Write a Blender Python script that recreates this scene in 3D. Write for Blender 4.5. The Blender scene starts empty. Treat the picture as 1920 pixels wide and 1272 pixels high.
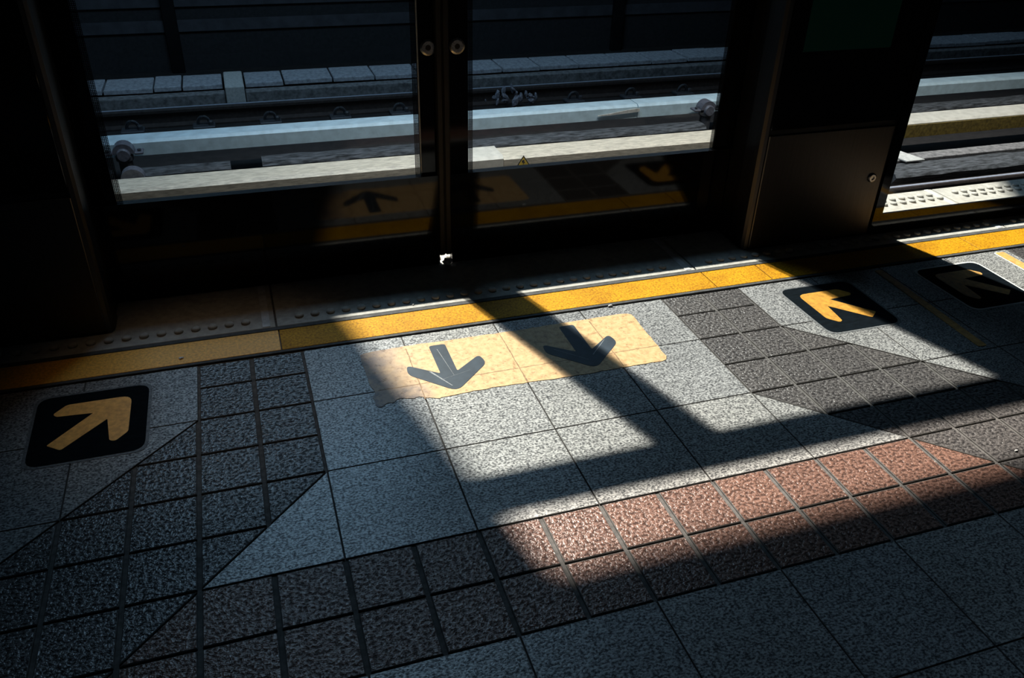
import bpy, bmesh, math, random
from mathutils import Vector, Matrix
random.seed(7)
T = 0.15                      # one small paving tile, metres; all lengths below are in tiles
C = bpy.context.scene.collection

# ------------------------------------------------------------------ helpers
def tag(o, label=None, cat=None, group=None, kind=None):
    if label: o['label'] = label
    if cat: o['category'] = cat
    if group: o['group'] = group
    if kind: o['kind'] = kind
    return o

def empty(name, loc=(0, 0, 0)):
    o = bpy.data.objects.new(name, None)
    o.empty_display_size = 0.1
    C.objects.link(o)
    o.location = Vector(loc) * T
    return o

def wloc(o):
    v = Vector((0, 0, 0))
    while o is not None:
        v = v + o.location
        o = o.parent
    return v

def obj(name, bm, m, parent=None, smooth=False, origin=None):
    """bm holds world coordinates in tiles -> mesh object in metres."""
    me = bpy.data.meshes.new(name)
    bmesh.ops.scale(bm, vec=(T, T, T), verts=bm.verts)
    if parent is not None:
        base = wloc(parent)
    elif origin is not None:
        base = Vector(origin) * T
    else:
        xs = [v.co.x for v in bm.verts]; ys = [v.co.y for v in bm.verts]; zs = [v.co.z for v in bm.verts]
        base = Vector(((min(xs) + max(xs)) / 2, (min(ys) + max(ys)) / 2, min(zs)))
    bmesh.ops.translate(bm, vec=-base, verts=bm.verts)
    bmesh.ops.recalc_face_normals(bm, faces=bm.faces)
    if smooth:
        for f in bm.faces: f.smooth = True
    bm.to_mesh(me); bm.free()
    o = bpy.data.objects.new(name, me)
    C.objects.link(o)
    me.materials.append(m)
    if parent is not None:
        o.parent = parent
    else:
        o.location = base
    return o

def box(bm, x0, x1, y0, y1, z0, z1, bevel=0.0, seg=1):
    r = bmesh.ops.create_cube(bm, size=1.0)
    vs = r['verts']
    bmesh.ops.scale(bm, vec=(abs(x1 - x0), abs(y1 - y0), abs(z1 - z0)), verts=vs)
    bmesh.ops.translate(bm, vec=((x0 + x1) / 2, (y0 + y1) / 2, (z0 + z1) / 2), verts=vs)
    if bevel > 0:
        es = list({e for v in vs for e in v.link_edges})
        bmesh.ops.bevel(bm, geom=es, offset=bevel, segments=seg, affect='EDGES', profile=0.5)
    return bm

def bx(*a, **k):
    return box(bmesh.new(), *a, **k)

def prism(bm, pts, z0, z1, inset=0.0, side=0):
    """extrude a 2-D outline; with inset the top ring is drawn in (a small arris)."""
    n = len(pts)
    lo = [bm.verts.new((x, y, z0)) for x, y in pts]
    if inset:
        top = inset_poly(pts, inset)
        mid = [bm.verts.new((x, y, z1 - inset * .8)) for x, y in pts]
    else:
        top = pts; mid = None
    hi = [bm.verts.new((x, y, z1)) for x, y in top]
    bm.faces.new(hi)
    rings = [lo, mid, hi] if mid else [lo, hi]
    for k, (a, b) in enumerate(zip(rings[:-1], rings[1:])):
        for i in range(n):
            f = bm.faces.new((a[i], a[(i + 1) % n], b[(i + 1) % n], b[i]))
            f.material_index = side
    bm.faces.new(lo[::-1])

def inset_poly(p, d):
    n = len(p); out = []
    for i in range(n):
        a = Vector(p[i - 1]); b = Vector(p[i]); c = Vector(p[(i + 1) % n])
        e1 = (b - a).normalized(); e2 = (c - b).normalized()
        n1 = Vector((-e1.y, e1.x)); n2 = Vector((-e2.y, e2.x))
        m = n1 + n2
        if m.length < 1e-6: m = n1
        m.normalize()
        k = d / max(.35, m.dot(n1))
        out.append((b.x + m.x * k, b.y + m.y * k))
    return out

def area(p):
    return sum(p[i - 1][0] * p[i][1] - p[i][0] * p[i - 1][1] for i in range(len(p))) / 2

def clip(p, a, b, c):
    """keep a*x + b*y + c >= 0"""
    out = []
    n = len(p)
    for i in range(n):
        P, Q = p[i], p[(i + 1) % n]
        dp = a * P[0] + b * P[1] + c; dq = a * Q[0] + b * Q[1] + c
        if dp >= 0: out.append(P)
        if (dp >= 0) != (dq >= 0):
            t = dp / (dp - dq)
            out.append((P[0] + (Q[0] - P[0]) * t, P[1] + (Q[1] - P[1]) * t))
    q = []
    for v in out:
        if not q or math.hypot(v[0] - q[-1][0], v[1] - q[-1][1]) > 1e-3: q.append(v)
    if len(q) > 1 and math.hypot(q[0][0] - q[-1][0], q[0][1] - q[-1][1]) < 1e-3: q.pop()
    return q

def rounded(pts, radii, n=5):
    out = []
    N = len(pts)
    for i in range(N):
        r = radii[i] if isinstance(radii, (list, tuple)) else radii
        a = Vector(pts[i - 1]); b = Vector(pts[i]); c = Vector(pts[(i + 1) % N])
        if r <= 0: out.append((b.x, b.y)); continue
        u = (a - b); v = (c - b)
        r2 = min(r, u.length * .45, v.length * .45)
        p0 = b + u.normalized() * r2; p1 = b + v.normalized() * r2
        for k in range(n + 1):
            t = k / n
            q = p0 * (1 - t) ** 2 + b * 2 * t * (1 - t) + p1 * t * t
            out.append((q.x, q.y))
    if area(out) < 0: out.reverse()
    return out

def lathe(bm, prof, cx, cy, cz, axis='Z', n=24):
    """prof: (radius, height) pairs."""
    rings = []
    for r, h in prof:
        ring = []
        for k in range(n):
            a = 2 * math.pi * k / n
            ca, sa = r * math.cos(a), r * math.sin(a)
            if axis == 'Z': co = (cx + ca, cy + sa, cz + h)
            elif axis == 'Y': co = (cx + ca, cy + h, cz + sa)
            else: co = (cx + h, cy + ca, cz + sa)
            ring.append(bm.verts.new(co))
        rings.append(ring)
    for a, b in zip(rings[:-1], rings[1:]):
        for k in range(n):
            bm.faces.new((a[k], a[(k + 1) % n], b[(k + 1) % n], b[k]))
    bm.faces.new(rings[0][::-1]); bm.faces.new(rings[-1])
    return bm

def sweep_x(bm, prof, x0, x1, nseg=1, jitter=0.0):
    """extrude a closed y-z profile along x, optionally roughened."""
    rings = []
    for i in range(nseg + 1):
        x = x0 + (x1 - x0) * i / nseg
        rings.append([bm.verts.new((x, y + random.uniform(-jitter, jitter), z + random.uniform(-jitter, jitter))) for y, z in prof])
    n = len(prof)
    for a, b in zip(rings[:-1], rings[1:]):
        for k in range(n):
            bm.faces.new((a[k], a[(k + 1) % n], b[(k + 1) % n], b[k]))
    bm.faces.new(rings[0][::-1]); bm.faces.new(rings[-1])
    return bm

# ------------------------------------------------------------------ materials
def mat(name):
    m = bpy.data.materials.new(name); m.use_nodes = True
    nt = m.node_tree
    return m, nt, nt.nodes['Principled BSDF']

def N(nt, t, **kw):
    n = nt.nodes.new(t)
    for k, v in kw.items():
        if k in n.inputs: n.inputs[k].default_value = v
        else: setattr(n, k, v)
    return n

def ramp(nt, fac, stops, interp='LINEAR'):
    r = nt.nodes.new('ShaderNodeValToRGB')
    r.color_ramp.interpolation = interp
    els = r.color_ramp.elements
    while len(els) < len(stops): els.new(.5)
    for e, (p, c) in zip(els, stops):
        e.position = p; e.color = (c[0], c[1], c[2], 1)
    nt.links.new(fac, r.inputs[0])
    return r.outputs[0]

def mixc(nt, fac, a, b, mode='MIX'):
    m = nt.nodes.new('ShaderNodeMix'); m.data_type = 'RGBA'; m.blend_type = mode
    if isinstance(fac, (int, float)): m.inputs[0].default_value = fac
    else: nt.links.new(fac, m.inputs[0])
    for s, v in ((6, a), (7, b)):
        if isinstance(v, tuple): m.inputs[s].default_value = (*v, 1)
        else: nt.links.new(v, m.inputs[s])
    return m.outputs[2]

def coords(nt, scale=(1, 1, 1)):
    tc = nt.nodes.new('ShaderNodeTexCoord')
    mp = nt.nodes.new('ShaderNodeMapping'); mp.inputs['Scale'].default_value = scale
    nt.links.new(tc.outputs['Object'], mp.inputs[0])
    return mp.outputs[0]

def noise(nt, co, scale, detail=2, rough=.5):
    n = N(nt, 'ShaderNodeTexNoise', Scale=scale, Detail=detail, Roughness=rough)
    nt.links.new(co, n.inputs['Vector'])
    return n.outputs['Fac']

def bump(nt, p, h, strength, dist):
    b = N(nt, 'ShaderNodeBump', Strength=strength, Distance=dist)
    nt.links.new(h, b.inputs['Height']); nt.links.new(b.outputs[0], p.inputs['Normal'])

def island(nt):
    return nt.nodes.new('ShaderNodeNewGeometry').outputs['Random Per Island']

def granite():
    m, nt, p = mat('speckled_granite')
    co = coords(nt, (1, 1.35, 1))
    a = noise(nt, co, 150, 2, .6)
    b = noise(nt, co, 48, 3, .6)
    f = nt.nodes.new('ShaderNodeMath'); f.operation = 'MULTIPLY_ADD'
    nt.links.new(a, f.inputs[0]); f.inputs[1].default_value = .72
    g = nt.nodes.new('ShaderNodeMath'); g.operation = 'MULTIPLY'; nt.links.new(b, g.inputs[0]); g.inputs[1].default_value = .28
    nt.links.new(g.outputs[0], f.inputs[2])
    col = ramp(nt, f.outputs[0], [(.37, (.045, .046, .05)), (.46, (.13, .13, .13)), (.53, (.31, .31, .305)), (.61, (.45, .445, .43))])
    tone = ramp(nt, island(nt), [(0, (.84, .85, .87)), (1, (1, .99, .97))])
    col = mixc(nt, 1.0, col, tone, 'MULTIPLY')
    dirt = ramp(nt, noise(nt, co, 4, 4, .6), [(.3, (.8, .8, .8)), (.6, (1, 1, 1))])
    col = mixc(nt, 1.0, col, dirt, 'MULTIPLY')
    nt.links.new(col, p.inputs['Base Color'])
    p.inputs['Roughness'].default_value = .36
    nt.links.new(ramp(nt, f.outputs[0], [(.40, (.2, .2, .2)), (.58, (1, 1, 1))]), p.inputs['Specular IOR Level'])   # dark grains are dull
    bump(nt, p, f.outputs[0], .6, .002)
    return m

def rough_tile(name, lo, hi, spec=.6, tint=(1, 1, 1)):
    m, nt, p = mat(name)
    co = coords(nt, (1, 1.2, 1))
    a = noise(nt, co, 105, 2, .55)
    b = noise(nt, co, 220, 2, .5)
    col = ramp(nt, a, [(.38, lo), (.6, hi)])
    tone = ramp(nt, island(nt), [(0, (.82, .82, .84)), (1, (1, 1, 1))])
    col = mixc(nt, 1.0, col, tone, 'MULTIPLY')
    nt.links.new(col, p.inputs['Base Color'])
    p.inputs['Roughness'].default_value = .36; p.inputs['IOR'].default_value = 1.62
    nt.links.new(ramp(nt, a, [(.40, (.12, .12, .12)), (.6, (spec, spec, spec))]), p.inputs['Specular IOR Level'])
    s = nt.nodes.new('ShaderNodeMath'); s.operation = 'MULTIPLY_ADD'
    nt.links.new(b, s.inputs[0]); s.inputs[1].default_value = .3; nt.links.new(a, s.inputs[2])
    bump(nt, p, s.outputs[0], .8, .005)
    return m

def simple(name, col, rough=.5, metal=0.0, var=.25, scale=30, bmp=0.0, spec=.5, stretch=(1, 1, 1)):
    m, nt, p = mat(name)
    co = coords(nt, stretch)
    a = noise(nt, co, scale, 4, .6)
    d = tuple(c * (1 - var) for c in col); l = tuple(min(1, c * (1 + var * .5)) for c in col)
    nt.links.new(ramp(nt, a, [(.35, d), (.65, l)]), p.inputs['Base Color'])
    p.inputs['Roughness'].default_value = rough; p.inputs['Metallic'].default_value = metal
    p.inputs['Specular IOR Level'].default_value = spec
    if bmp: bump(nt, p, a, bmp, .003)
    return m

def worn_vinyl():
    m, nt, p = mat('worn_cream_vinyl')
    co = coords(nt)
    a = noise(nt, co, 60, 4, .65)
    col = ramp(nt, a, [(.32, (.40, .235, .10)), (.5, (.53, .335, .155)), (.68, (.58, .385, .20))])
    sx = nt.nodes.new('ShaderNodeSeparateXYZ')
    tc = nt.nodes.new('ShaderNodeTexCoord'); nt.links.new(tc.outputs['Object'], sx.inputs[0])
    big = noise(nt, co, 9, 4, .7)
    # dirt builds up towards the trodden left hand end
    gx = N(nt, 'ShaderNodeMapRange', **{'From Min': -0.27, 'From Max': -0.43, 'To Min': 0.0, 'To Max': 1.0}); nt.links.new(sx.outputs[0], gx.inputs[0])
    ad = nt.nodes.new('ShaderNodeMath'); ad.operation = 'MULTIPLY'
    bb = N(nt, 'ShaderNodeMapRange', **{'From Min': .25, 'From Max': .58}); nt.links.new(big, bb.inputs[0])
    nt.links.new(bb.outputs[0], ad.inputs[0]); nt.links.new(gx.outputs[0], ad.inputs[1])
    col = mixc(nt, ad.outputs[0], col, (.16, .125, .125))
    g1 = N(nt, 'ShaderNodeMapRange', **{'From Min': -0.055, 'From Max': -0.075}); nt.links.new(sx.outputs[1], g1.inputs[0])
    g2 = N(nt, 'ShaderNodeMapRange', **{'From Min': -0.26, 'From Max': -0.31, 'To Max': .8}); nt.links.new(sx.outputs[0], g2.inputs[0])
    g3 = nt.nodes.new('ShaderNodeMath'); g3.operation = 'MULTIPLY'; nt.links.new(g1.outputs[0], g3.inputs[0]); nt.links.new(g2.outputs[0], g3.inputs[1])
    col = mixc(nt, g3.outputs[0], col, ramp(nt, noise(nt, co, 24, 4, .7), [(.38, (.10, .08, .085)), (.6, (.36, .25, .17))]))
    spots = ramp(nt, noise(nt, co, 40, 5, .75), [(.34, (.42, .34, .29)), (.45, (1, 1, 1))])
    col = mixc(nt, .8, col, spots, 'MULTIPLY')
    nt.links.new(col, p.inputs['Base Color'])
    p.inputs['Roughness'].default_value = .5
    bump(nt, p, a, .25, .002)
    return m

def yellow_paint():
    m, nt, p = mat('yellow_line_paint')
    co = coords(nt)
    a = noise(nt, co, 140, 3, .6); b = noise(nt, co, 6, 4, .65)
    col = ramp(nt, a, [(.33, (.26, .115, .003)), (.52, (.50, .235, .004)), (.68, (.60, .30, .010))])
    dirt = ramp(nt, b, [(.28, (.68, .62, .55)), (.55, (1, 1, 1))])
    nt.links.new(mixc(nt, 1.0, col, dirt, 'MULTIPLY'), p.inputs['Base Color'])
    p.inputs['Roughness'].default_value = .6; p.inputs['Specular IOR Level'].default_value = .15
    bump(nt, p, a, .35, .002)
    return m

def glass():
    m, nt, p = mat('clear_glass')
    nt.nodes.remove(p)
    tr = N(nt, 'ShaderNodeBsdfTransparent'); tr.inputs[0].default_value = (.90, .93, .94, 1)
    gl = N(nt, 'ShaderNodeBsdfGlossy'); gl.inputs['Roughness'].default_value = .0; gl.inputs[0].default_value = (.9, .9, .9, 1)
    fr = N(nt, 'ShaderNodeFresnel')
    # the pane is thin: both faces reflect as from outside
    ge_ = nt.nodes.new('ShaderNodeNewGeometry')
    io = N(nt, 'ShaderNodeMapRange', **{'To Min': 1.26, 'To Max': 1 / 1.26}); nt.links.new(ge_.outputs['Backfacing'], io.inputs[0])
    nt.links.new(io.outputs[0], fr.inputs['IOR'])
    mx = nt.nodes.new('ShaderNodeMixShader')
    nt.links.new(fr.outputs[0], mx.inputs[0]); nt.links.new(tr.outputs[0], mx.inputs[1]); nt.links.new(gl.outputs[0], mx.inputs[2])
    nt.links.new(mx.outputs[0], nt.nodes['Material Output'].inputs[0])
    return m

def frit():
    """printed glass edge: black dots that thin out across the strip"""
    m, nt, p = mat('dotted_glass_print')
    tc = nt.nodes.new('ShaderNodeTexCoord'); sx = nt.nodes.new('ShaderNodeSeparateXYZ')
    nt.links.new(tc.outputs['Object'], sx.inputs[0])
    outs = []
    for ax in (0, 2):
        q = nt.nodes.new('ShaderNodeMath'); q.operation = 'MULTIPLY'; nt.links.new(sx.outputs[ax], q.inputs[0]); q.inputs[1].default_value = 2 * math.pi / (.032 * T)
        s = nt.nodes.new('ShaderNodeMath'); s.operation = 'SINE'; nt.links.new(q.outputs[0], s.inputs[0]); outs.append(s.outputs[0])
    mn = nt.nodes.new('ShaderNodeMath'); mn.operation = 'MINIMUM'; nt.links.new(outs[0], mn.inputs[0]); nt.links.new(outs[1], mn.inputs[1])
    gt = nt.nodes.new('ShaderNodeMath'); gt.operation = 'GREATER_THAN'; nt.links.new(mn.outputs[0], gt.inputs[0]); gt.inputs[1].default_value = -.1
    p.inputs['Base Color'].default_value = (.004, .004, .005, 1); p.inputs['Roughness'].default_value = .1
    tr = N(nt, 'ShaderNodeBsdfTransparent')
    mx = nt.nodes.new('ShaderNodeMixShader')
    nt.links.new(gt.outputs[0], mx.inputs[0]); nt.links.new(p.outputs[0], mx.inputs[1]); nt.links.new(tr.outputs[0], mx.inputs[2])
    nt.links.new(mx.outputs[0], nt.nodes['Material Output'].inputs[0])
    return m

M = dict(  # the scene's materials
    granite=granite(),
    dark=rough_tile('dark_textured_tile', (.026, .0245, .025), (.105, .096, .092), .95),
    red=rough_tile('terracotta_tile', (.060, .034, .027), (.225, .118, .085), .75),
    grout=simple('grey_grout', (.115, .11, .106), .95, var=.3, scale=60, spec=.0),
    yellow=yellow_paint(),
    cream=worn_vinyl(),
    navy=simple('navy_black_vinyl', (.003, .0055, .008), .85, var=.35, scale=25, bmp=.1, spec=.04, stretch=(1, 3, 1)),
    slate=simple('slate_arrow_vinyl', (.028, .041, .056), .45, var=.25, scale=20, spec=.3),
    amber=simple('amber_vinyl', (.50, .24, .03), .5, var=.3, scale=60, bmp=.1),
    amberpale=simple('pale_amber_vinyl', (.62, .34, .10), .5, var=.3, scale=50, bmp=.1),
    amberlifted=simple('shade_lifted_amber_vinyl', (.97, .46, .10), .5, var=.25, scale=60, bmp=.1),  # amber vinyl with its colour brightened for the shaded left arrow
    yellowlifted=simple('shade_lifted_yellow_paint', (.95, .43, .05), .5, var=.3, scale=120, bmp=.2),  # same yellow paint, colour brightened where the line lies in shade
    scuff=simple('pale_scuff', (.24, .25, .26), .7, var=.4, scale=200),
    white=simple('white_vinyl', (.6, .6, .58), .45, var=.1),
    grit=simple('scuffed_white_edge', (.13, .135, .14), .6, var=.5, scale=120),
    strip=simple('grey_metal_strip', (.075, .075, .075), .75, var=.3, scale=50, spec=.15),
    plate=simple('grey_threshold_plate', (.40, .385, .35), .75, var=.2, scale=40, spec=.2),
    seam=simple('pale_seam', (.5, .5, .5), .6),
    black=simple('black_glass_print', (.0035, .0035, .004), .06, var=.2, spec=.2),
    frame=simple('black_frame', (.006, .006, .007), .4, var=.2, spec=.3),
    rubber=simple('black_rubber', (.012, .011, .010), .55, var=.2, spec=.3),
    steel=simple('brushed_steel', (.085, .082, .08), .42, metal=1, var=.12, scale=8, stretch=(40, 40, 1)),
    chrome=simple('worn_chrome', (.55, .52, .48), .3, metal=1, var=.4, scale=200),
    green=simple('dark_green_reflection', (.004, .012, .009), .25, var=.2),
    edge=simple('pale_glass_edge', (.30, .32, .33), .4),
    glass=glass(), frit=frit(),
    covernear=simple('dusty_cream_fibreglass', (.66, .58, .46), .55, var=.35, scale=14, stretch=(1, 6, 6)),
    coverclean=simple('pale_fibreglass', (.70, .65, .56), .55, var=.15, scale=14),
    coverfar=simple('pale_blue_fibreglass', (.62, .78, .85), .5, var=.15, scale=10),
    coveryellow=simple('stained_yellow_fibreglass', (.21, .145, .03), .6, var=.5, scale=30),
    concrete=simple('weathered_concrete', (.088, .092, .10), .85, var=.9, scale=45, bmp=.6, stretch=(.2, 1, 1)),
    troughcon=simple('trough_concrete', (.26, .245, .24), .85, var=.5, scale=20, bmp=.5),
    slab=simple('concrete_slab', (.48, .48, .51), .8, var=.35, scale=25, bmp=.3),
    palecon=simple('pale_concrete', (.66, .64, .60), .8, var=.2, scale=40, bmp=.3),
    bed=simple('dark_track_bed', (.022, .018, .017), .9, var=.4, scale=12, bmp=.4),
    rust=simple('rusty_rail_steel', (.055, .04, .035), .6, var=.4, scale=30),
    railtop=simple('polished_rail_head', (.42, .44, .52), .4, metal=0, var=.1),
    iron=simple('dark_iron', (.06, .062, .07), .5, var=.3, scale=40),
    bracket=simple('grey_insulator', (.13, .13, .155), .4, var=.3, scale=40),
    roofmask=simple('dark_roof_mask', (.05, .05, .05), .9),
    wall=simple('dark_wall', (.03, .03, .032), .9),
    ledge=simple('far_platform_edge', (.07, .07, .08), .8, var=.3, scale=6),
    paper=simple('crumpled_paper', (.55, .55, .55), .8, var=.1),
    signyellow=simple('warning_yellow', (.75, .50, .06), .5, var=.1),
    signblack=simple('warning_black', (.012, .011, .01), .5),
    plastic=simple('pale_plastic_scrap', (.62, .58, .52), .5, var=.3, scale=30),
    debris=simple('grey_debris', (.22, .23, .28), .7, var=.6, scale=60, bmp=.5),
)

gp_ = M['green'].node_tree.nodes['Principled BSDF']          # greenish reflection on the upper panel, put in as colour and faint glow
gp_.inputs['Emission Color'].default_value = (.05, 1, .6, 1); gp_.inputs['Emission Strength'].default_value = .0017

# ------------------------------------------------------------------ platform floor
floor = obj('floor', bx(-45, 95, -40, 9.72, -8.4, -.032), M['grout'], origin=(0, 0, 0))
tag(floor, kind='structure')
Z1 = 0.0
def in_dark_left(x, y): return x <= 2 and y >= x and (x >= 0 or y <= x + 4)

def cell(x0, x1, y0, y1, gx, gy):
    return [(x0 + gx, y0 + gy), (x1 - gx, y0 + gy), (x1 - gx, y1 - gy), (x0 + gx, y1 - gy)]

def put(bm, poly, arris):
    if len(poly) < 3 or area(poly) < .03: return
    prism(bm, poly, -.05, Z1, arris, 1)

R2 = math.sqrt(2)
def half(g):                                   # the clipping half-planes, pulled back by the joint g
    return dict(
        dl_r=(-1, 1, -g * R2),      # y >= x
        dl_l=(1, -1, 4 - g * R2),   # y <= x+4
        rd_l=(1, -1, -g * R2),      # y <= x
        dr_l=(1, 1, -12 - g * R2),  # x+y >= 12
        dr_r=(-1, -1, 16 - g * R2), # x+y <= 16
        rd_r=(-1, -1, 12 - g * R2), # x+y <= 12
        go_l=(-1, 1, -4 - g * R2),  # y >= x+4
        go_r=(1, 1, -16 - g * R2))  # x+y >= 16
GX, GY, H = .033, .02, half(.012)
bmD, bmR, bmG = bmesh.new(), bmesh.new(), bmesh.new()
YT = 5.80
for i in range(-14, 2):                        # dark band, left, and its mirror image on the right
    for j in range(-12, 6):
        y1 = min(j + 1, YT)
        for side in (0, 1):
            a, b = (i, i + 1) if side == 0 else (11 - i, 12 - i)
            p = cell(a, b, j, y1 if y1 < j + 1 else j + 1, GX, GY)
            p = clip(p, *H['dl_r' if side == 0 else 'dr_l'])
            if i < 0 and p: p = clip(p, *H['dl_l' if side == 0 else 'dr_r'])
            if p: put(bmD, p, .013)
for i in range(20, 24):
    for j in range(-2, 6):
        put(bmD, cell(i, i + 1, j, min(j + 1, YT), GX, GY), .013)
for i in range(-2, 14):                        # red band
    for j in (-2, -1):
        p = clip(cell(i, i + 1, j, j + 1, GX, GY), *H['rd_l'])
        if p: p = clip(p, *H['rd_r'])
        if p: put(bmR, p, .013)
ge = .008
rows = [(4, YT), (2, 4), (0, 2)]
for i in range(0, 12, 2):                      # granite between the bands
    for y0, y1 in rows:
        p = cell(i, i + 2, y0, y1, ge, ge)
        if i < 2 and y0 >= 2 or i >= 10 and y0 >= 2: continue
        if y0 < 2:
            p = clip(p, *H['rd_l'])
            if p: p = clip(p, *H['rd_r'])
        if p: put(bmG, p, .008)
for i in range(-22, 0, 2):                     # granite outside the bands
    for y0, y1 in rows + [(-2, 0), (-4, -2), (-6, -4), (-8, -6)]:
        p = clip(cell(i, i + 2, y0, y1, ge, ge), *H['go_l'])
        if p: put(bmG, p, .008)
for i in range(12, 20, 2):
    for y0, y1 in rows + [(-2, 0), (-4, -2), (-6, -4)]:
        p = clip(cell(i, i + 2, y0, y1, ge, ge), *H['go_r'])
        if p: put(bmG, p, .008)
for i in range(-8, 20, 2):                     # granite in front of the red band
    for k in range(1, 7):
        p = clip(cell(i, i + 2, -2 * k - 2, -2 * k, ge, ge), *H['rd_l'])
        if p: p = clip(p, *H['rd_r'])
        if p: put(bmG, p, .008)
tag(obj('granite_paving', bmG, M['granite'], floor), 'pale speckled granite slabs', kind='structure')
tag(obj('dark_tile_band', bmD, M['dark'], floor), 'dark grey textured paving tiles', kind='structure')
tag(obj('red_tile_band', bmR, M['red'], floor), 'red brown textured paving tiles', kind='structure')

for n_ in ('granite_paving', 'dark_tile_band', 'red_tile_band'):
    bpy.data.objects[n_].data.materials.append(M['grout'])

# ------------------------------------------------------------------ yellow line with its metal edgings
yl = empty('safety_line', (6, 6.33, -.04))
tag(yl, 'yellow safety line running the length of the platform beside the gates', 'safety line')
seams = [-20, -9.2, 1.6, 11.55, 13.05, 19.32, 29, 40]
b = bmesh.new()
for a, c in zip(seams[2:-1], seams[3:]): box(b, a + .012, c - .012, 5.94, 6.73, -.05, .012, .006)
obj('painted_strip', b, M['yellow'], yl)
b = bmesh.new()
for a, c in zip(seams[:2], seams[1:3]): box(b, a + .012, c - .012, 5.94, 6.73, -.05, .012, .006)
obj('painted_strip', b, M['yellowlifted'], yl)
obj('metal_edging', bx(-20, 40, 5.845, 5.93, -.05, .012, bevel=.006), M['strip'], yl)
obj('metal_edging', bx(-20, 40, 6.74, 6.86, -.05, .02, bevel=.006), M['strip'], yl)

# ------------------------------------------------------------------ threshold plates with studs
def dome(bm, x, y, z, r, h, n=10):
    lathe(bm, [(r, 0), (r * .98, h * .6), (r * .82, h * .95), (r * .3, h)], x, y, z, 'Z', n)
PE = [-18.1, -8.2, 1.57, 11.5, 21.12, 31.0, 41]
plab = ['grey studded threshold plate beneath the left gate cabinet, in deep shadow',
        'grey studded threshold plate beneath the left half of the gate opening',
        'grey studded threshold plate beneath the right half of the gate opening',
        'grey studded threshold plate between the right gate cabinet and the sunlit plate seam',
        'grey studded threshold plate at the far right, beyond the sunlit plate seam']
for (a, c), lab in zip(list(zip(PE[:-1], PE[1:]))[0:5] , ['x'] * 5): pass
for k, (a, c) in enumerate(list(zip(PE[:-1], PE[1:]))[1:5]):
    t = empty('threshold_plate', ((a + c) / 2, 8.3, -.04))
    lab = ['grey studded threshold plate in front of the left gate cabinet and left door',
           'grey studded threshold plate under the meeting stiles in the middle of the gate',
           'grey studded threshold plate before the right gate cabinet with lock',
           'grey studded threshold plate at far right, under the clear glass screen'][k]
    tag(t, lab, 'threshold plate', 'threshold plates under the platform gates')
    obj('plate', bx(a + .02, c - .02, 6.87, 9.78, -.05, .02, bevel=.01), M['plate'], t)
    b = bmesh.new()
    x = a + .5
    while x < c - .45:
        for j, y in enumerate((7.18, 9.09, 9.36)):
            dome(b, x + (.16 if j == 1 else 0), y, .019, 0.095, .06)
        x += 1 / 3
    tag(obj('studs', b, M['plate'], t, smooth=True), kind='stuff')
    obj('joint_cover', bx(c - .28, c - .12, 6.9, 9.78, .012, .032, bevel=.006), M['seam'], t)
# ------------------------------------------------------------------ floor decals
DA = [(4.46, 5.26), (4.80, 5.26), (4.80, 4.24), (5.36, 4.68), (5.43, 4.36), (4.63, 3.58), (3.84, 4.36), (3.88, 4.68), (4.46, 4.24)]
DAr = [.07, .07, .05, .12, .14, .2, .14, .12, .05]
dec = rounded([(3.06, 5.36), (4.0, 5.40), (6.0, 5.37), (8.0, 5.40), (9.06, 5.42), (9.0, 3.46), (7.0, 3.45), (5.3, 3.51), (4.7, 3.50), (4.25, 3.46)],
              [.16, 0, 0, 0, .2, .14, 0, 0, 0, 0])
torn = [(4.25, 3.46), (4.05, 3.53), (3.92, 3.62), (3.80, 3.58), (3.68, 3.61), (3.60, 3.66), (3.50, 3.64), (3.42, 3.55), (3.33, 3.58), (3.24, 3.53), (3.16, 3.48), (3.10, 3.50), (3.07, 3.58), (3.10, 3.72), (3.06, 3.80), (3.13, 3.95), (3.14, 4.05), (3.09, 4.2)]
dec = rounded([(3.06, 5.36), (4.0, 5.40), (6.0, 5.37), (8.0, 5.40), (9.06, 5.42), (9.0, 3.46), (7.0, 3.45), (5.3, 3.51), (4.7, 3.50)] + torn,
              [.16, 0, 0, 0, .2, .14, 0, 0, 0] + [.03] * len(torn), 3)
rag = []
for i, (x, y) in enumerate(dec):               # subdivide the outline and fray it a little
    x2, y2 = dec[(i + 1) % len(dec)]
    d = math.hypot(x2 - x, y2 - y); k = max(1, int(d / .12))
    for j in range(k):
        rag.append((x + (x2 - x) * j / k + random.uniform(-.012, .012), y + (y2 - y) * j / k + random.uniform(-.012, .012)))
t = empty('arrow_decal', (6, 4.4, 0))
tag(t, 'worn cream floor decal with two dark arrows, torn at its lower left corner', 'floor decal')
b = bmesh.new(); prism(b, rag, -.004, .010); obj('backing', b, M['cream'], t)
b = bmesh.new()
for x in (4.0, 6.0, 8.03):                    # the slab joints telegraph through as pale cracks
    pts = []
    yy = 3.5
    while yy < 5.36:
        pts.append((x + random.uniform(-.012, .012), yy)); yy += .12
    for (xa, ya), (xb, yb) in zip(pts[:-1], pts[1:]):
        box(b, min(xa, xb) - .008, max(xa, xb) + .008, ya, yb, .009, .0115)
for xa, xb in ((3.2, 4.0), (4.02, 5.98), (6.02, 8.0), (8.06, 9.0)):
    box(b, xa, xb, 3.995, 4.012, .009, .0115)
obj('crease', b, simple('crease_grime', (.26, .15, .07), .7, var=.4, scale=60), t)
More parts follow.
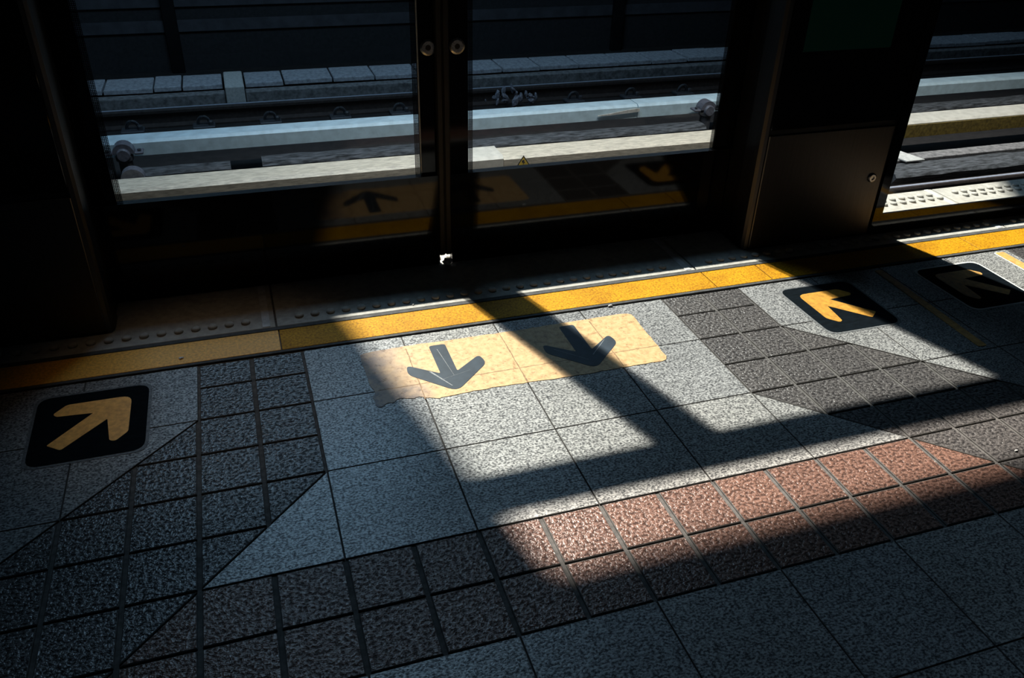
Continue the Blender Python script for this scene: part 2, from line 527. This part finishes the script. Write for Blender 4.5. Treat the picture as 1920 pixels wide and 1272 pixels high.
for dx in (0, 2.84):
    b = bmesh.new(); prism(b, rounded([(x + dx, y) for x, y in DA], DAr), .010, .016); ar = obj('arrow', b, M['slate'], t)
    for (xa, ya), (xb, yb), w_ in ((((4.28, 4.35), (4.58, 3.78), .02), ((4.42, 4.02), (5.05, 4.20), .008), ((4.6, 5.1), (4.7, 4.1), .006)) if dx == 0 else
                                   (((4.75, 4.05), (5.2, 4.52), .012), ((4.05, 4.45), (4.6, 3.9), .006))):
        b = bmesh.new(); prism(b, [(xa + dx - w_, ya), (xa + dx + w_, ya), (xb + dx + w_ * .4, yb), (xb + dx - w_ * .4, yb)][::-1] if ya < yb and False else [(xb + dx - w_ * .4, yb), (xb + dx + w_ * .4, yb), (xa + dx + w_, ya), (xa + dx - w_, ya)], .0155, .0168)
        obj('scratch', b, M['scuff'], ar)

AR = [(-2.43, 3.95), (-2.19, 3.76), (-1.52, 4.47), (-1.44, 3.82), (-1.34, 3.78), (-1.15, 4.0), (-1.15, 5.1), (-2.24, 5.1), (-2.44, 4.86), (-2.38, 4.77), (-1.77, 4.72)]
ARr = [.03, .05, .02, .06, .06, .05, .2, .06, .05, .04, .02]
def arrow_sign(fx, label, border, arrowmat):
    cx = sum(fx(x) for x in (-2.74, -.87)) / 2
    t = empty('arrow_sign', (cx, 4.4, 0))
    tag(t, label, 'floor sign', 'black floor signs with one diagonal arrow')
    sq = lambda g: rounded([(fx(-2.74 - g), 5.41 + g), (fx(-.86 + g), 5.41 + g), (fx(-.86 + g), 3.42 - g), (fx(-2.70 - g), 3.42 - g)], .25)
    b = bmesh.new(); prism(b, sq(.055), -.004, .006); obj('border', b, border, t)
    b = bmesh.new(); prism(b, sq(0), .004, .010); obj('panel', b, M['navy'], t)
    b = bmesh.new(); prism(b, rounded([(fx(x), y) for x, y in AR], ARr), .009, .015); obj('arrow', b, arrowmat, t)
arrow_sign(lambda x: x, 'square black floor sign with amber arrow near the left edge, before the left gate cabinet', M['grit'], M['amberlifted'])
arrow_sign(lambda x: 12.0 - x, 'square black floor sign with bright amber arrow half in sunlight, before the right cabinet', M['grit'], M['amber'])
arrow_sign(lambda x: 15.86 - x, 'square black floor sign with thin white border and dull amber arrow, at the far right', M['white'], M['amberpale'])
b = bmesh.new(); prism(b, rounded([(15.77, 5.68), (15.98, 5.66), (15.79, 2.10), (15.58, 2.12)], .05), -.004, .012)
tag(obj('queue_stripe', b, M['amberpale'], None), 'long narrow orange floor stripe between the two right hand arrow signs', 'floor stripe')
b = bmesh.new(); prism(b, rounded([(19.53, 5.68), (19.80, 5.68), (19.75, 2.2), (19.46, 2.2)], .05), .004, .012)
t = empty('queue_stripe', (19.6, 4, 0)); tag(t, 'orange floor stripe with white edge cut off by the right edge of picture', 'floor stripe')
obj('stripe', b, M['amberpale'], t)
b = bmesh.new(); prism(b, rounded([(19.49, 5.70), (19.81, 5.70), (19.77, 2.18), (19.42, 2.18)], .05), -.004, .008); obj('border', b, M['white'], t)

# ------------------------------------------------------------------ platform gates
YD = 8.95                                       # plane of the sliding doors
YC = 7.5                                        # face of the fixed cabinets
ZH0, ZH1 = 9.92, 10.80                          # top rail
ZG = 2.26                                       # bottom of the clear glass
def door(x0, x1, px0, px1, stile_at, label):
    t = empty('platform_door', ((x0 + x1) / 2, YD, .03))
    tag(t, label, 'platform door', 'glass platform doors')
    obj('glass_pane', bx(px0, px1, YD - .02, YD + .02, ZG, ZH0), M['glass'], t)
    obj('kick_panel', bx(x0, x1, YD - .17, YD + .035, .036, ZG + .012), M['black'], t)
    for a, c in ((x0, px0), (px1, x1)):
        obj('stile', bx(a, c, YD - .035, YD + .035, ZG, ZH0), M['black'], t)
    obj('top_rail', bx(x0, x1, YD - .035, YD + .035, ZH0 - .12, ZH0), M['frame'], t)
    for s in (0, 1):
        a = px0 if s == 0 else px1 - .12
        obj('dotted_edge', bx(a, a + .12, YD - .028, YD - .024, ZG, ZH0 - .12), M['frit'], t)
    if stile_at > 0:
        obj('edge_trim', bx(px1 + .0, px1 + .03, YD - .045, YD - .03, ZG - .02, ZH0 - .12), M['edge'], t)
    xb = px1 + .24 if stile_at > 0 else px0 - .24
    b = lathe(bmesh.new(), [(.17, 0), (.17, -.05), (.13, -.075), (.06, -.075), (.05, -.03)], xb, YD - .03, 5.08, 'Y', 28)
    k = obj('bolt', b, M['chrome'], t, smooth=False)
    obj('bolt_socket', lathe(bmesh.new(), [(.055, 0), (.055, -.002)], xb, YD - .106, 5.08, 'Y', 12), M['rubber'], k)
    xs = x1 if stile_at > 0 else x0
    sg = 1 if stile_at > 0 else -1
    obj('edge_gasket', bx(min(xs, xs + sg * .149), max(xs, xs + sg * .149), YD - .18, YD + .06, .25, ZH0, bevel=.03), M['rubber'], t)
door(-2.6, 5.57, -1.2, 5.2, 1, 'left sliding glass platform door with black frame and pale strip along its edge')
door(5.87, 14.2, 6.31, 12.74, -1, 'right sliding glass platform door with black frame, yellow triangle seen through it')

hd = empty('gate_header', (6, YD, 9.92))
tag(hd, 'dark rail along the top of the platform gates, casting the bar of shadow', 'rail')
obj('beam', bx(-12, 42, YD - .16, YD + .16, ZH0 + .02, ZH1, bevel=.04), M['frame'], hd)

def cabinet(x0, x1, left, label):
    t = empty('gate_cabinet', ((x0 + x1) / 2, YC + .6, .03))
    tag(t, label, 'cabinet', 'cabinets beside the gate opening')
    yb = YD - .2
    obj('body', bx(x0 + .03, x1 - (.03 if left else 0), YC + .03, yb, .022, ZH0 - .02), M['frame'], t)
    pl_ = obj('lower_panel', bx(x0 + .1, x1 - .06, YC - .01, YC + .035, .08, 3.0, bevel=.02), M['steel'], t)
    gp = obj('upper_panel', bx(x0 + .1, x1 - .06, YC - .01, YC + .035, 3.12, ZH0 - .05, bevel=.02), M['black'], t)
    xi = x1 if left else x0
    # rounded steel corner on the side of the opening, with the jamb behind it
    s = 1 if left else -1
    b = bmesh.new()
    prof = [(xi - s * .06, YC), (xi + s * .02, YC + .02), (xi + s * .07, YC + .1), (xi + s * .08, YC + .25), (xi + s * .08, YC + .62), (xi - s * .02, YC + .62), (xi - s * .06, YC + .3)]
    if area(prof) < 0: prof.reverse()
    prism(b, prof, .04, ZH0 - .03); obj('corner_post', b, M['steel'], t)
    obj('jamb', bx(min(xi, xi + s * .04), max(xi, xi + s * .04), YC + .62, yb, .04, ZH0 - .03), M['frame'], t)
    if not left:
        obj('green_reflection', bx(13.75, 16.14, YC - .02, YC - .008, 4.91, 8.6), M['green'], gp)  # painted sheet standing in for a green reflection
        lk = obj('lock', lathe(bmesh.new(), [(.12, 0), (.12, -.03), (.09, -.05), (.05, -.05), (.045, -.02)], 16.62, YC - .008, 1.66, 'Y', 24), M['chrome'], pl_)
    return t
cabinet(-5.5, -1.68, True, 'dark left gate cabinet almost lost in shadow at the left edge')
cabinet(13.22, 17.0, False, 'dark right gate cabinet with steel lower panel, round lock and painted greenish reflection')
t = empty('glass_screen', (25, YC, .03))
tag(t, 'fixed clear glass screen at right, sunlit studded edge seen through it', 'glass screen')
obj('glass_pane', bx(17.27, 30, YC - .02, YC + .02, .6, ZH0), M['glass'], t)
obj('stile', bx(17.0, 17.27, YC - .035, YC + .035, .022, ZH0), M['black'], t)
obj('kick_rail', bx(17.27, 30, YC - .035, YC + .035, .022, .6), M['black'], t)
obj('top_rail', bx(17.0, 30, YC - .06, YC + .06, ZH0, ZH1 - 1.0 + .6), M['frame'], t)

# ------------------------------------------------------------------ litter
def crumple(name, x, y, z, r, sq, m, label, cat, seed):
    random.seed(seed)
    b = bmesh.new()
    bmesh.ops.create_icosphere(b, subdivisions=2, radius=r)
    for v in b.verts:
        k = random.uniform(.55, 1.15)
        v.co = Vector((v.co.x * k * sq[0], v.co.y * k * sq[1], v.co.z * k * sq[2]))
    zm = min(v.co.z for v in b.verts)
    bmesh.ops.translate(b, vec=(x, y, z - zm), verts=b.verts)
    return tag(obj(name, b, m, None), label, cat)
crumple('paper_scrap', 5.74, 8.72, .02, .13, (1, .7, .75), M['paper'], 'crumpled white paper scrap on the threshold below the meeting door stiles', 'litter', 3)
crumple('paper_scrap', 5.98, 8.66, .02, .05, (1.2, .5, .4), M['paper'], 'tiny white shred just right of the crumpled paper scrap', 'litter', 4)
crumple('foil_fleck', -.31, 6.14, .012, .045, (1.2, .8, .35), M['paper'], 'small pale fleck on the yellow line at left', 'litter', 5)
crumple('paper_fleck', 8.73, 5.79, .0, .05, (1.3, .6, .5), M['paper'], 'white paper fleck on the joint below the yellow line, above the cream decal', 'litter', 6)
crumple('paper_fleck', 14.03, 1.03, .0, .04, (1.1, .6, .5), M['paper'], 'white paper fleck on the dark tiles at right, near the shadow bar', 'litter', 8)
crumple('paper_fleck', 13.55, -.85, .0, .035, (1.3, .5, .5), M['paper'], 'tiny white fleck on the red tiles at lower right', 'litter', 9)
crumple('cigarette_ash_fleck', 4.52, 7.0, .02, .03, (1, .8, .5), M['paper'], 'pin sized white fleck on the grey threshold plate above the left arrow', 'litter', 11)

# ------------------------------------------------------------------ tracks
ZB = -8.4
trackbed = obj('trackbed', bx(-45, 95, 9.72, 64, ZB - .6, ZB), M['bed'])
tag(trackbed, kind='structure')
def rail(y, ztop, label, heads=True):
    t = empty('running_rail', (15, y, ztop - 1.15))
    tag(t, label, 'rail', 'running rails of the two tracks')
    w = .24
    prof = [(-w, -.12), (-w * .8, 0 - .01), (w * .8, -.01), (w, -.12), (w, -.28), (.06, -.38), (.06, -.95), (.5, -1.06), (.5, -1.15), (-.5, -1.15), (-.5, -1.06), (-.06, -.95), (-.06, -.38), (-w, -.28)]
    b = sweep_x(bmesh.new(), [(y + a, ztop + c) for a, c in prof], -40, 92); obj('rail_section', b, M['rust'], t)
    obj('running_surface', bx(-40, 92, y - .10, y + .08, ztop - .02, ztop + .01), M['railtop'], t)
    return t
ZR = -7.0
rail(24.9, ZR, 'running rail seen just above the sunlit studded edge in the right glass screen')
rail(48.8, ZR, 'running rail of the far track, its thin bright top just beyond the bluish beam')
# sleeper plinths under the far rail
b = sweep_x(bmesh.new(), [(47.0, ZB - .02), (50.2, ZB - .02), (50.2, ZR - 1.16), (47.0, ZR - 1.16)], -40, 92)
obj('rail_bed', b, M['bed']); tag(bpy.data.objects['rail_bed'], 'low dark rail bed under the far running rail', 'rail bed')
def clip_at(x, label):
    t = empty('rail_clip', (x, 47.6, ZR - 1.15))
    tag(t, label, 'rail clip', 'rail clips along the far rail')
    obj('base_plate', bx(x - .7, x + .7, 47.2, 48.28, ZR - 1.15, ZR - .95, bevel=.04), M['iron'], t)
    b = bmesh.new()
    for k in range(14):
        a = math.pi * k / 13
        lathe(b, [(.09, -.09), (.09, .09)], x - .35 * math.cos(a), 47.9 - .1 * math.sin(a), ZR - .9 + .45 * math.sin(a), 'X', 8)
    obj('spring_clip', b, M['iron'], t, smooth=True)
    obj('bolt', lathe(bmesh.new(), [(.16, 0), (.16, .22), (.1, .3)], x + .45, 47.6, ZR - .96, 'Z', 6), M['iron'], t)
cl = [(-5.1, 'rail clip on the far rail, first from the left glass edge'), (-.8, 'rail clip on the far rail, second from the left glass edge'),
      (3.4, 'rail clip on the far rail below and right of the pale concrete block'), (8.0, 'rail clip on the far rail, fourth from the left glass edge'),
      (12.1, 'rail clip on the far rail beside the left door edge strip'),
      (25.1, 'rail clip on the far rail, just right of the grey debris'), (29.7, 'rail clip on the far rail, middle one in the right door'),
      (34.1, 'rail clip on the far rail near the right edge of the right door')]
for x, l in cl: clip_at(x, l)

def cover_prof(y0, y1, zt, zb):
    return [(y0, zb), (y0 - .02, zt - .14), (y0 + .14, zt), (y1 - .14, zt), (y1, zt - .14), (y1, zb), (y1 - .12, zb), (y1 - .12, zt - .3), (y0 + .12, zt - .3), (y0 + .12, zb)]
def cover(x0, x1, y0, y1, zt, zb, m, label, group):
    b = sweep_x(bmesh.new(), cover_prof(y0, y1, zt, zb), x0, x1)
    t = empty('rail_cover', ((x0 + x1) / 2, (y0 + y1) / 2, zb))
    tag(t, label, 'rail cover', group)
    obj('trough', b, m, t)
    obj('conductor_rail', bx(x0, x1, (y0 + y1) / 2 - .3, (y0 + y1) / 2 + .3, zb - .1, zt - .45, bevel=.05), M['iron'], t)
    return t
NG, FG = 'covers of the near power rail', 'covers of the far power rail'
cover(-40, 12.1, 31.8, 33.5, -6.0, -6.75, M['covernear'], 'long dusty cream rail cover nearest the platform, in the left door', NG)
cover(12.15, 14.55, 31.72, 33.58, -5.9, -6.75, M['coverclean'], 'short raised cream cover sleeve left of the warning triangle', NG)
nc = cover(14.6, 37, 31.8, 33.5, -6.0, -6.75, M['covernear'], 'dusty cream rail cover with yellow warning triangle, in the right door', NG)
yc = cover(37.05, 92, 31.8, 33.5, -6.0, -6.42, M['coverclean'], 'cream rail cover with yellow band, seen in the right glass screen', NG)
obj('yellow_band', bx(37.05, 92, 31.74, 31.79, -7.0, -6.2, bevel=.01), M['coveryellow'], yc)
cover(-40, 26.0, 39.2, 40.6, -6.0, -6.85, M['coverfar'], 'long pale bluish rail cover farther back, crossing the left and right doors', FG)
cover(26.05, 92, 39.2, 40.6, -6.0, -6.85, M['coverfar'], 'pale bluish rail cover farther back, from the right bracket onward', FG)
# warning triangle
def tri(cx, cz, w, h): return [(cx - w / 2, cz - h / 2), (cx + w / 2, cz - h / 2), (cx, cz + h / 2)]
def plate_xz(bm, pts, y0, y1):
    lo = [bm.verts.new((x, y0, z)) for x, z in pts]; hi = [bm.verts.new((x, y1, z)) for x, z in pts]
    bm.faces.new(lo); bm.faces.new(hi[::-1])
    for i in range(len(pts)): bm.faces.new((lo[i], lo[(i + 1) % len(pts)], hi[(i + 1) % len(pts)], hi[i]))
    return bm
ws = obj('warning_sign', plate_xz(bmesh.new(), tri(15.70, -6.30, .86, .66), 31.765, 31.785), M['signblack'], nc)
tag(ws, 'yellow warning triangle with black lightning flash')
obj('yellow_field', plate_xz(bmesh.new(), tri(15.70, -6.32, .66, .50), 31.755, 31.766), M['signyellow'], ws)
obj('lightning_flash', plate_xz(bmesh.new(), [(15.60, -6.24), (15.76, -6.20), (15.72, -6.32), (15.80, -6.32), (15.66, -6.50), (15.70, -6.37), (15.62, -6.37)], 31.748, 31.756), M['signblack'], ws)

def bracket(x, label):
    t = empty('insulator_bracket', (x, 38.6, ZB))
    tag(t, label, 'bracket', 'power rail brackets')
    obj('post', lathe(bmesh.new(), [(.46, 0), (.46, .3), (.36, .5), (.36, 1.5), (.46, 1.6), (.46, 1.8), (.36, 1.9)], x, 38.65, ZB, 'Z', 20), M['iron'], t, smooth=False)
    b = bmesh.new()                             # half-round clamp over the insulator head, with two ears
    pts = []
    for k in range(13):
        a = math.pi * k / 12; pts.append((x + .55 * math.cos(a), -6.42 + .55 * math.sin(a)))
    plate_xz(b, pts, 38.35, 39.1); obj('clamp_dome', b, M['bracket'], t)
    for s in (-1, 1):
        obj('clamp_flange', bx(x + s * .775 - .225, x + s * .775 + .225, 38.35, 39.05, -6.5, -6.38, bevel=.03), M['bracket'], t)
        obj('bolt', lathe(bmesh.new(), [(.1, 0), (.1, .14)], x + s * .8, 38.6, -6.4, 'Z', 6), M['iron'], t)
    obj('insulator_head', lathe(bmesh.new(), [(.30, -.10), (.36, 0), (.36, .1)], x, 38.25, -6.46, 'Y', 22), M['bracket'], t)
bracket(-4.75, 'dark power rail bracket with domed clamp near the left edge of left door')
bracket(30.75, 'dark power rail bracket with domed clamp near the right edge of right door')
b = bmesh.new()
pts = [(-3.95 + .55 * math.cos(math.pi * k / 12), -6.15 + .5 * math.sin(math.pi * k / 12)) for k in range(13)]
plate_xz(b, pts, 33.62, 34.2); box(b, -4.4, -3.5, 33.62, 34.2, ZB, -6.14)
tag(obj('insulator_bracket', b, M['bracket']), 'small domed bracket peeping over the near rail cover at lower left', 'bracket', 'power rail brackets')

def rough_block(x0, x1, y0, y1, z0, z1, rnd=.35, seg=1.0):
    b = bmesh.new()
    w = y1 - y0
    prof = [(y0 + .7, z0), (y0, z1 - .22), (y0 + .16, z1 - .04), (y0 + w * .35, z1), (y0 + w * .7, z1), (y1 - .1, z1 - .06), (y1, z1 - .25), (y1, z0)]
    return sweep_x(b, prof, x0, x1, max(2, int((x1 - x0) / seg)), .03)
def plinth(x0, x1, y0, y1, z1, label, cap=True):
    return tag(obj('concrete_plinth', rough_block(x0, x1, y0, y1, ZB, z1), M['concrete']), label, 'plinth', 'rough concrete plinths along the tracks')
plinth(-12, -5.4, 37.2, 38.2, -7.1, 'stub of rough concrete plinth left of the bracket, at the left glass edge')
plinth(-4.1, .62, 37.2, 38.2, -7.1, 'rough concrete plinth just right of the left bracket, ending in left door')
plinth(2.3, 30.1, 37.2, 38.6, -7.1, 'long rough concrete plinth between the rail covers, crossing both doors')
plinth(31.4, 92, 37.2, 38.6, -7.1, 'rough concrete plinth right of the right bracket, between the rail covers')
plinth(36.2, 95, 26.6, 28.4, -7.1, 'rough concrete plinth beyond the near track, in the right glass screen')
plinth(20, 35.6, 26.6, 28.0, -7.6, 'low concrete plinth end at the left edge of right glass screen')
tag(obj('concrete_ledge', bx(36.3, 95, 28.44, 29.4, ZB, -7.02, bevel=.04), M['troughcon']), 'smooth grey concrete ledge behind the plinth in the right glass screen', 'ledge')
b = bmesh.new(); prism(b, [(38.0, 28.0), (39.3, 28.0), (38.9, 29.6), (37.7, 29.6)], -7.005, -6.92, .03)
tag(obj('concrete_plate', b, M['palecon']), 'small pale loose plate on the concrete ledge in the right glass screen', 'plate')

# the far trough: side wall and its cover slabs
ZS = -7.0
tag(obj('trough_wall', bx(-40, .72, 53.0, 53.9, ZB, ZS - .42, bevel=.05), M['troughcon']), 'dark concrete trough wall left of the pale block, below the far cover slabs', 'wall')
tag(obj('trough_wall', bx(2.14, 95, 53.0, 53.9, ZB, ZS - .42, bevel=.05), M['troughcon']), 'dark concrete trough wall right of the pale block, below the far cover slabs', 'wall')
tb = obj('trough_bed', bx(-40, 95, 57.06, 57.4, ZB - .02, ZS - .32), M['bed']); tag(tb, 'dark bed of the cable trough beneath the far cover slabs', 'trough')
js = [-10.6, -7.2, -3.95, -2.08, .68]
js2 = [2.15, 4.88, 8.4, 11.5, 14.85, 18.2, 21.5, 24.6, 27.9, 31.4, 34.4, 37.7, 40.9, 44.2]
js3 = [62.2, 65.4, 69.0, 72.0, 75.2, 78.5]
slabs = list(zip(js[:-1], js[1:])) + list(zip(js2[:-1], js2[1:])) + list(zip(js3[:-1], js3[1:]))
nth = ['first', 'second', 'third', 'fourth', 'fifth', 'sixth', 'seventh', 'eighth', 'ninth', 'tenth', 'eleventh', 'twelfth', 'thirteenth']
for k, (a, c) in enumerate(slabs):
    random.seed(k)
    z = ZS + random.uniform(-.03, .03)
    b = bmesh.new()
    sk = .12 * random.uniform(-1, 1)
    prism(b, [(a + .06, 53.85 + random.uniform(-.1, .1)), (c - .06, 53.85 + random.uniform(-.1, .1)), (c - .06, 56.9), (a + .06, 56.9)], z - .30, z, .05)
    if k < 4: lab = 'concrete cover slab of the far row, %s to the left of the pale block' % nth[3 - k]
    elif k < 17: lab = 'concrete cover slab of the far row, %s to the right of the pale block' % nth[k - 4]
    else: lab = 'dim concrete cover slab seen through the right glass screen, %s from its left edge' % nth[k - 17]
    tag(obj('cover_slab', b, M['slab']), lab, 'cover slab', 'concrete cover slabs of the far trough')
tag(obj('concrete_block', bx(.78, 2.08, 52.7, 57.0, ZB, ZS + .08, bevel=.06), M['palecon']), 'pale concrete block set among the far cover slabs in the left door', 'block')

# debris on the far rail, pale scrap against the far cover
random.seed(21)
b = bmesh.new()
for k in range(26):
    x = 20.2 + random.gauss(0, .9); y = 47.35 + random.uniform(-.3, .5); z = ZR - .62 + random.uniform(-.1, .9) * max(0, 1 - abs(x - 20.2) / 2.2)
    r = random.uniform(.12, .32)
    ret = bmesh.ops.create_icosphere(b, subdivisions=1, radius=r)
    bmesh.ops.scale(b, vec=(random.uniform(.8, 1.8), .7, random.uniform(.4, 1)), verts=ret['verts'])
    bmesh.ops.rotate(b, cent=(0, 0, 0), matrix=Matrix.Rotation(random.uniform(0, 3), 3, 'Y'), verts=ret['verts'])
    bmesh.ops.translate(b, vec=(x, y, z), verts=ret['verts'])
tag(obj('debris_heap', b, M['debris']), 'heap of grey debris caught on the far rail, in the right door', 'debris', kind='stuff')
b = bmesh.new()
top, bot = [], []
for k in range(13):
    s = k / 12
    x = 23.2 + 2.9 * s
    zc = -6.52 + .05 * math.sin(s * 3.0) + .26 * max(0, s - .25) ** 1.3
    w = .03 + .17 * s ** .8 * (1 if s < .96 else .7)
    top.append((x, zc + w * .7)); bot.append((x, zc - w * .5))
plate_xz(b, top + bot[::-1], 39.05, 39.14)
tag(obj('plastic_scrap', b, M['plastic']), 'curved pale scrap against the bluish far rail cover, in the right door', 'litter')

# far platform
fw = obj('wall_far', bx(-45, 95, 64.0, 70, ZB, 0), M['wall']); tag(fw, kind='structure')
tag(obj('ledge_band', bx(-45, 95, 63.8, 64.0, -3.5, -2.4), M['ledge'], fw), kind='structure')
tag(obj('ledge_band', bx(-45, 95, 63.8, 64.0, -5.35, -4.5), M['ledge'], fw), kind='structure')
for x, lab in ((-2.6, 'dark upright post on the far platform wall, upper left'), (35.5, 'dark upright post on the far platform wall, upper right')):
    tag(obj('wall_post', bx(x - .5, x + .5, 63.3, 63.8, ZB, -1.5, bevel=.05), M['frame']), lab, 'post', 'dark posts on the far platform wall')

# ------------------------------------------------------------------ unseen shell: roof slabs, their gap and walls added to shape the light
ZC = 30
XR = 17
def cslab(name, pts, z0=ZC, z1=ZC + .8):
    b = bmesh.new(); prism(b, pts, z0, z1)
    return tag(obj(name, b, M['roofmask']), kind='structure')
cslab('roof_mask', [(-45, -40), (95, -40), (95, 22.9), (-45, 22.9)])
cslab('roof_mask', [(-45, 38.5), (95, 38.5), (95, 110), (-45, 110)])
cslab('roof_mask', [(-45, 22.9), (-2.5, 22.9), (-6.1, 38.5), (-45, 38.5)])  # left closing piece added, edge shaped to cast the soft shadow
cslab('roof_mask', [(10.5, 22.9), (95, 22.9), (95, 38.5), (19, 38.5)])  # right closing piece added to keep sky glow off the right floor
for nm, p in (('shade_wall_back', [(-45, -41), (95, -41), (95, -40), (-45, -40)]), ('shade_wall_front', [(-45, 110), (95, 110), (95, 111), (-45, 111)]),
              ('shade_wall_left', [(-46, -41), (-45, -41), (-45, 111), (-46, 111)]), ('shade_wall_right', [(95, -41), (96, -41), (96, 111), (95, 111)])):
    b = bmesh.new(); prism(b, p, -9, ZC + .8); tag(obj(nm, b, M['wall']), kind='structure')  # unseen dark walls added all round to keep side light out

# ------------------------------------------------------------------ light
w = bpy.data.worlds.new('sky'); bpy.context.scene.world = w; w.use_nodes = True
bg = w.node_tree.nodes['Background']; bg.inputs[0].default_value = (.42, .68, .95, 1); bg.inputs[1].default_value = 6.7
pl = bpy.data.lights.new('roof_gap_portal', 'AREA'); pl.shape = 'RECTANGLE'; pl.size = 24 * T; pl.size_y = 15.8 * T
pl.cycles.is_portal = True
po = bpy.data.objects.new('roof_gap_portal', pl); C.objects.link(po); po.location = (5.4 * T, 30.7 * T, (ZC + .85) * T)
tl = bpy.data.lights.new('track_fill', 'AREA'); tl.shape = 'RECTANGLE'; tl.size = 58 * T; tl.size_y = 1.2 * T  # fill light added over the tracks to brighten the rail covers
tl.energy = 125; tl.color = (1, .97, .92); tl.spread = math.radians(74)
to = bpy.data.objects.new('track_fill', tl); C.objects.link(to); to.location = (31 * T, 27.5 * T, 22 * T)
pl2 = bpy.data.lights.new('left_warm_fill', 'SPOT'); pl2.energy = 60; pl2.color = (1, .66, .36); pl2.spot_size = math.radians(15); pl2.spot_blend = 1.0; pl2.shadow_soft_size = .15  # warm fill added to lift the shaded left arrow and yellow line
pq = bpy.data.objects.new('left_warm_fill', pl2); C.objects.link(pq); pq.location = (.3 * T, 4.9 * T, 29.5 * T)
sl = bpy.data.lights.new('sun', 'SUN'); sl.energy = 12.5; sl.color = (1, .93, .82); sl.angle = math.radians(1.0)
so = bpy.data.objects.new('sun', sl); C.objects.link(so); so.location = (0, 10, 12)
so.rotation_euler = Vector((.305, -1, -1.253)).to_track_quat('-Z', 'Y').to_euler()

# ------------------------------------------------------------------ camera
cam = bpy.data.cameras.new('camera'); co = bpy.data.objects.new('camera', cam); C.objects.link(co)
r = Vector((0.95059513, -0.30944008, 0.02481394)); d = Vector((-0.14357092, -0.50910058, -0.84864833)); f = Vector((0.2752386, 0.80315841, -0.52837513))
mw = Matrix(((r.x, -d.x, -f.x, 1.46254502 * T), (r.y, -d.y, -f.y, -8.73143293 * T), (r.z, -d.z, -f.z, 9.08851009 * T), (0, 0, 0, 1)))
co.matrix_world = mw
cam.sensor_fit = 'HORIZONTAL'; cam.sensor_width = 36; cam.lens = 36 * 1547.74377 / 1920
cam.clip_start = .02; cam.clip_end = 200
sc = bpy.context.scene
sc.camera = co
sc.view_settings.view_transform = 'Standard'
sc.view_settings.look = 'None'
sc.cycles.transparent_max_bounces = 16
sc.cycles.max_bounces = 8
sc.cycles.use_denoising = True
